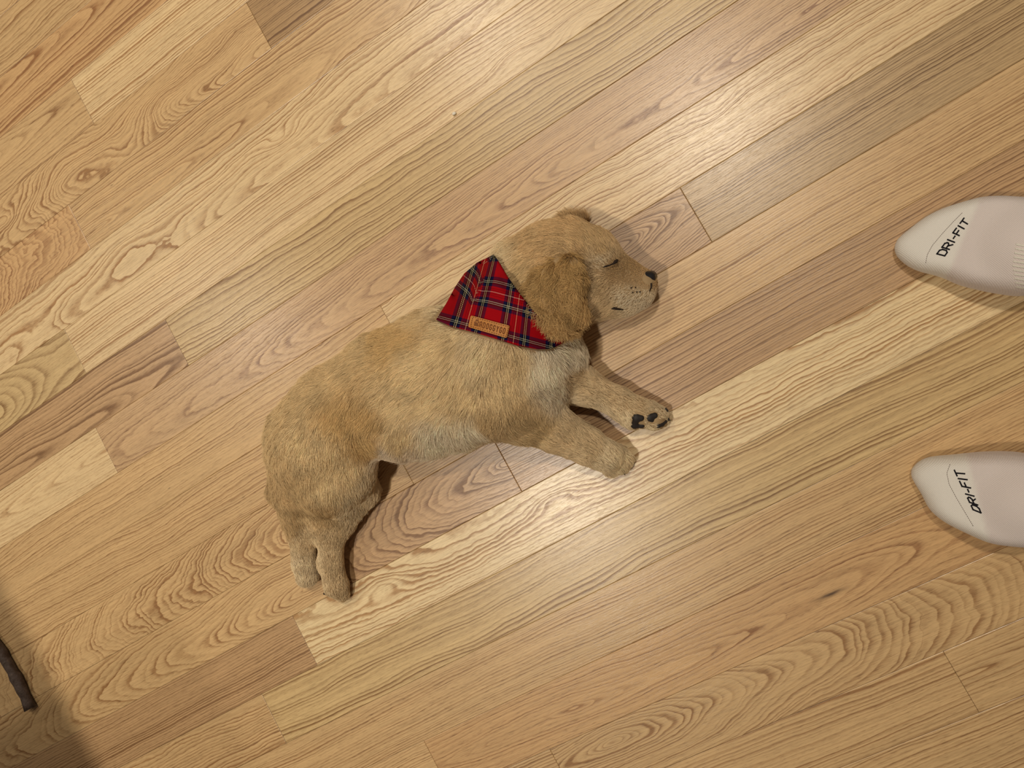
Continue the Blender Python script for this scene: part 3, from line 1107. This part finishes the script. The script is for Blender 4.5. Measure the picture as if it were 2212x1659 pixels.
# hems turn down all round so that the cloth is closed against the coat
ring_ = [i * MB for i in range(NB)] + [(NB - 1) * MB + j for j in range(1, MB)] + [i * MB + MB - 1 for i in range(NB - 2, -1, -1)] + [j for j in range(MB - 2, 0, -1)]
cenw = np.mean(bv, axis=0)
st = len(bv)
for drop, inn in ((0.0020, -0.0008), (0.0065, 0.0006)):
    for a in ring_:
        p = np.array(bv[a])
        d = (cenw - p)[:2]
        d /= np.linalg.norm(d) + 1e-9
        bv.append(np.array([p[0] + d[0] * inn, p[1] + d[1] * inn, max(p[2] - drop, .002)]))
        buv.append(buv[a])
nr = len(ring_)
for i in range(nr):
    j = (i + 1) % nr
    bf.append((ring_[i], ring_[j], st + j, st + i))
    bf.append((st + i, st + j, st + nr + j, st + nr + i))
bandana = mesh_obj('bandana', bv, bf, TARTAN)
ul = bandana.data.uv_layers.new(name='UVMap')
for lp in bandana.data.loops:
    ul.data[lp.index].uv = buv[lp.vertex_index]
keep(bandana, puppy)
bandana['label'] = 'red tartan bandana round the neck'
bm = bmesh.new()
bm.from_mesh(bandana.data)
bmesh.ops.recalc_face_normals(bm, faces=bm.faces)
bm.to_mesh(bandana.data)
bm.free()

# leather patch, lying on the cloth
BT = BVHTree.FromPolygons([tuple(v) for v in bv], bf)


def drop_on(tree, px, py, up):
    """where the camera ray of a photo pixel first meets a surface, raised a little"""
    o = Vector((0, 0, CAM_H))
    h = tree.ray_cast(o, Vector(P(px, py, 0.0)) - o)
    p = np.array(h[0]) if h[0] is not None else P(px, py, 0.05)
    return np.array([p[0], p[1], p[2] + up])


def slab(name, outline_px, tree, up, thick, mat, parent, sub=10, label=None):
    """a thin solid piece with a photo-pixel outline, lying on a surface: grid cells inside the outline, draped"""
    me = bmesh.new()
    vs = [me.verts.new((x, y, 0)) for x, y in outline_px]
    me.faces.new(vs)
    bmesh.ops.triangulate(me, faces=me.faces)
    ext = max(np.ptp(np.array(outline_px), axis=0))
    for _ in range(6):
        ed = [e for e in me.edges if e.calc_length() > ext / sub]
        if not ed:
            break
        bmesh.ops.subdivide_edges(me, edges=ed, cuts=1)
        bmesh.ops.triangulate(me, faces=me.faces)
    me.verts.ensure_lookup_table()
    top = [drop_on(tree, v.co.x, v.co.y, up) for v in me.verts]
    for v, t in zip(me.verts, top):
        v.co = t
    bmesh.ops.recalc_face_normals(me, faces=me.faces)
    if sum(f.normal.z for f in me.faces) < 0:
        bmesh.ops.reverse_faces(me, faces=me.faces)
    bd = [e for e in me.edges if e.is_boundary]
    g = bmesh.ops.extrude_edge_only(me, edges=bd)
    for v in [q for q in g['geom'] if isinstance(q, bmesh.types.BMVert)]:
        v.co.z -= thick
    dm = bpy.data.meshes.new(name)
    me.to_mesh(dm)
    me.free()
    dm.materials.append(mat)
    o = link(name, dm)
    if parent is not None:
        o.parent = parent
        o.matrix_parent_inverse = parent.matrix_world.inverted() if parent.type != 'EMPTY' else Matrix.Translation(-Vector(parent.location))
    if label:
        o['label'] = label
    return o


bpy.context.view_layer.update()
m = NT('leather')
tc = m.n('ShaderNodeTexCoord').outputs['Object']
m.bsdf(m.mix(m.noise(tc, 160, 3), srgb(176, 112, 48), srgb(200, 134, 62)), 0.55, 0.4, m.bump(m.noise(tc, 1500, 3), .25, .0003))
LEATHER = m.m
m = NT('debossed')
m.bsdf(srgb(104, 54, 20), 0.7, 0.2)
DEB = m.m
PC = [np.array(q, float) for q in ((1019, 681.5), (1102.5, 704), (1096, 730.5), (1013, 706.5))]   # patch corners, clockwise


def patch_px(a, c):
    """a across 0..1, c down 0..1"""
    return (PC[0] * (1 - a) + PC[1] * a) * (1 - c) + (PC[3] * (1 - a) + PC[2] * a) * c


outl = []
for (cx, cy, a0) in ((.035, .12, 180), (.965, .12, 270), (.965, .88, 0), (.035, .88, 90)):
    for k in range(5):
        an = math.radians(a0 + k * 22.5)
        outl.append(tuple(patch_px(cx + .035 * math.cos(an), cy + .12 * math.sin(an))))
patch = slab('leather_patch', outl, BT, .0026, .0024, LEATHER, bandana, 40, 'tan leather name patch with stitched border')
pm = patch.data
PT = BVHTree.FromPolygons([v.co[:] for v in pm.vertices], [p.vertices[:] for p in pm.polygons])


def join_slabs(objs, name, parent, label=None):
    bmx = bmesh.new()
    mat = objs[0].data.materials[0]
    for o in objs:
        bmx.from_mesh(o.data)
        bpy.data.objects.remove(o)
    dm = bpy.data.meshes.new(name)
    bmx.to_mesh(dm)
    bmx.free()
    dm.materials.append(mat)
    o = link(name, dm, parent)
    o.matrix_parent_inverse = parent.matrix_world.inverted()
    if label:
        o['label'] = label
    return o


def stroke(pts, w):
    """outline polygons of a polyline (one quad per leg, squared ends)"""
    out = []
    for a, c in zip(pts[:-1], pts[1:]):
        a, c = np.array(a, float), np.array(c, float)
        t = (c - a) / np.linalg.norm(c - a)
        nn = np.array([-t[1], t[0]]) * w / 2
        a2, c2 = a - t * w * .45, c + t * w * .45
        out.append([a2 + nn, c2 + nn, c2 - nn, a2 - nn])
    return out


GL = {  # simple block letters on a 1 x 1 box, y down
    'A': [[(0, 1), (0, .25), (.25, 0), (.75, 0), (1, .25), (1, 1)], [(0, .6), (1, .6)]],
    'D': [[(0, 0), (0, 1), (.7, 1), (1, .75), (1, .25), (.7, 0), (0, 0)]],
    'O': [[(.25, 0), (0, .22), (0, .78), (.25, 1), (.75, 1), (1, .78), (1, .22), (.75, 0), (.25, 0)]],
    'G': [[(1, .25), (.75, 0), (.25, 0), (0, .22), (0, .78), (.25, 1), (.75, 1), (1, .78), (1, .55), (.6, .55)]],
    'Y': [[(0, 0), (.5, .5), (1, 0)], [(.5, .5), (.5, 1)]],
    'R': [[(0, 1), (0, 0), (.75, 0), (1, .2), (1, .38), (.75, .55), (0, .55)], [(.5, .55), (1, 1)]],
    'I': [[(.5, 0), (.5, 1)]],
    'F': [[(0, 1), (0, 0), (1, 0)], [(0, .5), (.8, .5)]],
    'T': [[(0, 0), (1, 0)], [(.5, 0), (.5, 1)]],
    '-': [[(.1, .55), (.9, .55)]],
}


def letters(text, to_px, x0, wid, gap, y0, y1, w, tree, up, mat, narrow=None):
    objs = []
    x = x0
    for ch in text:
        cw = wid * (narrow or {}).get(ch, 1.0)
        for pl in GL[ch]:
            pp = [to_px(x + a * cw, y0 + c * (y1 - y0)) for a, c in pl]
            for q in stroke(pp, w):
                objs.append(slab('letter', [tuple(s) for s in q], tree, up, .0004, mat, None, 3))
        x += cw + gap
    return objs


deb = letters('ADOGGYGO', patch_px, .250, .044, .0425, .30, .74, 1.55, PT, .00018, DEB)
lo = join_slabs(deb, 'lettering', bandana, 'brand lettering pressed into the leather patch')
toes = []
for (a, c, ra, rcx) in ((.165, .60, .040, .17), (.118, .50, .018, .10), (.140, .30, .018, .11), (.178, .26, .018, .11), (.210, .40, .018, .10), (.205, .66, .02, .1), (.125, .68, .02, .1)):
    toes.append(slab('toe', [tuple(patch_px(a + ra * math.cos(t), c + rcx * math.sin(t))) for t in np.linspace(0, 6.28, 13)[:-1]], PT, .00018, .0004, DEB, None, 3))
m = NT('debossed_soft')
m.bsdf(srgb(126, 78, 42), 0.7, 0.2)
for t in toes:
    t.data.materials[0] = m.m
join_slabs(toes, 'paw_print', bandana, 'paw print pressed into the leather patch')
sts = []
per = [(a, .10) for a in np.linspace(.05, .95, 16)] + [(.963, c) for c in np.linspace(.25, .75, 4)] + [(a, .90) for a in np.linspace(.95, .05, 16)] + [(.037, c) for c in np.linspace(.75, .25, 4)]
for (a, c) in per:
    hz = c in (.10, .90)
    p, q = patch_px(a - (.011 if hz else 0), c - (0 if hz else .04)), patch_px(a + (.011 if hz else 0), c + (0 if hz else .04))
    sts.append(slab('stitch', [tuple(s) for s in stroke([p, q], 1.2)[0]], PT, .00022, .0004, DEB, None, 3))
join_slabs(sts, 'stitching', bandana, 'dark stitches round the leather patch')

# ------------------------------------------------------------------ person: two socked feet


def sock_mat():
    m = NT('sock_knit')
    tc = m.n('ShaderNodeTexCoord').outputs['Object']
    x, y, z = m.sep(tc)
    a = m.math('SINE', m.math('MULTIPLY', x, 4300.0))
    c = m.math('SINE', m.math('MULTIPLY', y, 4300.0))
    k = m.math('MULTIPLY', a, c)
    n = m.noise(tc, 900, 3, .7)
    zone = m.attr('zone', 'GEOMETRY').outputs['Fac']
    base = m.mix(zone, srgb(240, 235, 224), srgb(234, 223, 216))
    base = m.mix(m.math('MULTIPLY', m.math('MULTIPLY', m.math('ADD', k, 1.0), 0.5), m.math('ADD', .10, m.math('MULTIPLY', zone, .22))), base, srgb(176, 156, 152))
    base = m.mix(m.math('MULTIPLY', n, .22), base, srgb(180, 168, 158))
    m.bsdf(base, 0.9, 0.15, m.bump(m.math('ADD', k, m.math('MULTIPLY', n, 1.2)), .35, .0004), **{'Sheen Weight': 0.2})
    return m.m


SOCK = sock_mat()
m = NT('ink')
m.bsdf((.012, .011, .014), .85, .1)
INK = m.m
m = NT('seam_thread')
m.bsdf(srgb(128, 116, 110), .9, .1)
SEAM = m.m
m = NT('leg_skin')
tc = m.n('ShaderNodeTexCoord').outputs['Object']
m.bsdf(m.mix(m.noise(tc, 40, 3), srgb(206, 160, 132), srgb(190, 142, 116)), .5, .4)
SKIN = m.m
person = empty('person', P(2330, 810), 'person standing at the edge, only white socked toes in view', 'person')


def foot(outline_top, outline_bot, ankle, zone_x, label):
    """outline polylines (photo px) of the two sides of the foot from toe tip to ankle"""
    n = 24
    T, B = resample(outline_top, n), resample(outline_bot, n)
    c0 = (T[0] + B[0]) / 2
    lo = P(1900, max(q[1] for q in outline_bot) + 60, 0) - [.02, .0, 0.005]
    hi = np.array([P(2640, 900, 0)[0] + .08, P(1900, min(q[1] for q in outline_top) - 60, 0)[1], .30])
    f = Field(lo, hi, .0028)
    for i in range(n):
        s = i / (n - 1)
        zt = float(np.interp(s * 11, range(12), [.018, .022, .026, .029, .031, .033, .036, .039, .042, .045, .048, .051]))   # height of the foot
        w = np.linalg.norm(T[i] - B[i])
        mid = (T[i] + B[i]) / 2
        zc = zt * .5
        u = (T[i] - B[i]) / (w + 1e-6)
        r = min(w / 2, .0085 / mpp(*mid, zc))
        a, b_ = B[i] + u * r, T[i] - u * r
        rr = r * mpp(*mid, zc)
        f.cone(P(a[0], a[1], zc), rr, P(b_[0], b_[1], zc), rr, .004 if i else 0, min(zt * .5 / rr, 2.2))
    tp = (outline_top[0][0], (outline_top[0][1] + outline_bot[0][1]) / 2)
    rc(f, tp[0] + 28, tp[1] - 2, .0115, 26.5, tp[0] + 32, tp[1] - 2, .0115, 26.5, .004)
    # instep, heel and ankle lie outside the frame
    an = np.array(ankle, float)
    m0 = (T[-1] + B[-1]) / 2
    wend = np.linalg.norm(T[-1] - B[-1]) / 2 * .86
    rc(f, m0[0], m0[1], .030, wend * .8, an[0] - 60, an[1], .045, 72, .015)
    rc(f, m0[0], m0[1], .020, wend * .86, an[0] + 40, an[1], .026, 66, .02)
    rc(f, an[0] - 30, an[1], .05, 70, an[0] - 20, an[1], .12, 74, .02)
    p0, p1 = P(an[0] - 20, an[1], .0), P(an[0] - 20, an[1], .0)
    cen = P(an[0] - 20, an[1], .06)
    f.cone((cen[0], cen[1], .06), .036, (cen[0] + .012, cen[1], .22), .042, .02)
    f.d = np.maximum(f.d, f.Z - .215)
    f.ground(.0008)
    V, Q = f.mesh()
    o = mesh_obj('sock', V, Q, SOCK)
    keep(o, person)
    o['label'] = label
    za = o.data.attributes.new('zone', 'FLOAT', 'POINT')
    px = PX(V)
    (ax, ay), (bx, by) = zone_x
    e = np.array([bx - ax, by - ay], float)
    e /= np.linalg.norm(e)
    sd = (px[:, 0] - ax) * e[1] - (px[:, 1] - ay) * e[0]
    za.data.foreach_set('value', np.clip(sd / 10 + .5, 0, 1).astype(np.float32))
    cap = (cen[0] + .012, cen[1])
    leg = blob('leg', [((cap[0], cap[1], .19), .039, (cap[0] + .02, cap[1], .40), .052, 0, 1.0)], SKIN, person, .004)
    return o, BVHTree.FromPolygons([tuple(v) for v in V], [tuple(map(int, q)) for q in Q])


bpy.context.view_layer.update()
s1, t1 = foot([(1949, 532), (1955, 512), (1984, 489), (2010, 468), (2040, 452), (2080, 440), (2119, 429), (2160, 428), (2212, 435)],
              [(1949, 538), (1956, 557), (1972, 573), (1993, 584), (2038, 594), (2062, 603), (2090, 616), (2140, 627), (2212, 634)],
              (2470, 540), ((2108, 452), (2045, 600)), 'white sock on the right foot, upper in the photo')
s2, t2 = foot([(1984, 1016), (1993, 1003), (2014, 991), (2040, 988), (2071, 986), (2105, 982), (2144, 979), (2180, 980), (2212, 985)],
              [(1984, 1026), (1990, 1042), (1999, 1056), (2014, 1080), (2026, 1111), (2053, 1131), (2095, 1151), (2141, 1171), (2212, 1174)],
              (2470, 1090), ((2093, 1000), (2136, 1165)), 'white sock on the left foot, lower in the photo')


def to1(a, c):
    base, cap = (np.array((2041.5, 553.)), np.array((2088.5, 486.5))), (np.array((2022., 548.)), np.array((2075., 478.5)))
    return (cap[0] * (1 - a) + cap[1] * a) * (1 - c) + (base[0] * (1 - a) + base[1] * a) * c


def to2(a, c):
    base, cap = (np.array((2119.5, 1108.)), np.array((2085.5, 1026.))), (np.array((2100., 1100.)), np.array((2063.5, 1024.)))
    return (cap[0] * (1 - a) + cap[1] * a) * (1 - c) + (base[0] * (1 - a) + base[1] * a) * c


NAR = {'I': .35, '-': .55, 'F': .9}
bpy.context.view_layer.update()
for s, tr, fn in ((s1, t1, to1), (s2, t2, to2)):
    js = letters('DRI-FIT', fn, 0.0, .155, .052, 0.08, .95, 2.9, tr, .0006, INK, NAR)
    join_slabs(js, 'sock_lettering', s, 'black knitted lettering across the toes')
for s, tr, pl in ((s1, t1, [(2078, 460), (2060, 478), (2035, 505), (2014, 530), (2003, 550), (1999, 570)]),
                  (s2, t2, [(2052, 1003), (2045, 1022), (2050, 1046), (2066, 1076), (2085, 1108), (2103, 1138)])):
    q = resample(pl, 34)
    js = [slab('seam', [tuple(z) for z in stroke([q[i], q[i] * .5 + q[i + 1] * .5], .9)[0]], tr, .0004, .0004, SEAM, None, 3) for i in range(33)]
    join_slabs(js, 'toe_seam', s, 'dotted toe seam')
# ribbed side of the first sock
m = NT('rib')
m.bsdf(srgb(226, 222, 208), .9, .15)
RIB = m.m
js = []
for k in range(11):
    y = 528 + k * 9.2
    js.append(slab('rib', [tuple(z) for z in stroke([(2188 + abs(k - 5) * 1.5, y), (2226, y + 6)], 3.0)[0]], t1, .0007, .0008, RIB, None, 5))
join_slabs(js, 'rib', s1, 'ribbed knit side of the sock')['kind'] = 'stuff'

# ------------------------------------------------------------------ chew stick
def stick_mat():
    m = NT('chew_hide')
    tc = m.n('ShaderNodeTexCoord').outputs['Object']
    n = m.noise(tc, 130, 4, .65)
    c = m.ramp(n, [(.30, srgb(58, 40, 28)), (.48, srgb(86, 70, 60)), (.58, srgb(96, 82, 76)), (.72, srgb(140, 112, 80))])
    m.bsdf(c, .6, .4, m.bump(m.noise(tc, 500, 4, .7), .6, .0012))
    return m.m


cl = resample([(-150, 1230), (-90, 1290), (-40, 1348), (0, 1405), (22, 1442), (40, 1474), (54, 1504), (66, 1531)], 26)
sp = [P(x, y, .0062) for x, y in cl]
rr = [.0058 * (1 + .10 * math.sin(i * 1.3) + .06 * math.sin(i * 2.9)) for i in range(26)]
rr[-1] *= 1.06
stick = tube('chew_stick', sp, rr, stick_mat(), None, 14)
for v in stick.data.vertices:
    r_ = random.uniform(-.0004, .0004)
    v.co.x += r_
    v.co.z = max(v.co.z + r_, .0004)
tag(stick, 'dark brown chew stick with a cut end lying on the floor', 'chew stick')

# ------------------------------------------------------------------ crumb
m = NT('crumb')
m.bsdf(srgb(240, 232, 214), .8, .2)
cp = P(980, 246, .0016)
crumb = blob('crumb', [(cp, .0015, cp + [.0014, .0004, 0], .0011, .001, 1.0), (cp + [0, .0008, -.0004], .0011, cp + [.0006, .0010, 0], .0009, .001, 1.0)], m.m, empty('tmp', (0, 0, 0), 'x', 'x'), .0004)
tmp = crumb.parent
crumb.parent = None
crumb.matrix_parent_inverse = Matrix.Identity(4)
bpy.data.objects.remove(tmp)
tag(crumb, 'tiny white crumb on the oak floor above the puppy', 'crumb')

# ------------------------------------------------------------------ unseen low table, added beyond the left edge to cast the corner shadow
m = NT('shadow_table_wood')
tc = m.n('ShaderNodeTexCoord').outputs['Object']
m.bsdf(m.mix(m.noise(tc, 30, 4), srgb(120, 84, 54), srgb(96, 64, 40)), .45, .4)
TW = m.m
t_along, t_out = np.array([.55, -.835]), np.array([-.835, -.55])
tA = np.array([-.745, -.328]) - t_along * .13
table = empty('shadow_table', (*(tA + t_along * .4 + t_out * .3), 0), 'unseen low table added beyond the chew stick to shade the corner', 'table')


def prism(name, pts, z0, z1, mat, parent):
    n = len(pts)
    V = [(*p, z0) for p in pts] + [(*p, z1) for p in pts]
    Fc = [tuple(range(n))[::-1], tuple(range(n, 2 * n))] + [(i, (i + 1) % n, n + (i + 1) % n, n + i) for i in range(n)]
    o = mesh_obj(name, V, Fc, mat, smooth=False)
    bmx = bmesh.new()
    bmx.from_mesh(o.data)
    bmesh.ops.recalc_face_normals(bmx, faces=bmx.faces)
    bmx.to_mesh(o.data)
    bmx.free()
    keep(o, parent)


prism('shadow_tabletop', [tA, tA + t_along * .9, tA + t_along * .9 + t_out * .6, tA + t_out * .6], .425, .45, TW, table)
for (u_, v_) in ((.06, .36), (.80, .36), (.06, .54), (.80, .54)):
    q = tA + t_along * u_ + t_out * v_
    prism('leg', [q, q + t_along * .04, q + t_along * .04 + t_out * .04, q + t_out * .04], 0, .425, TW, table)
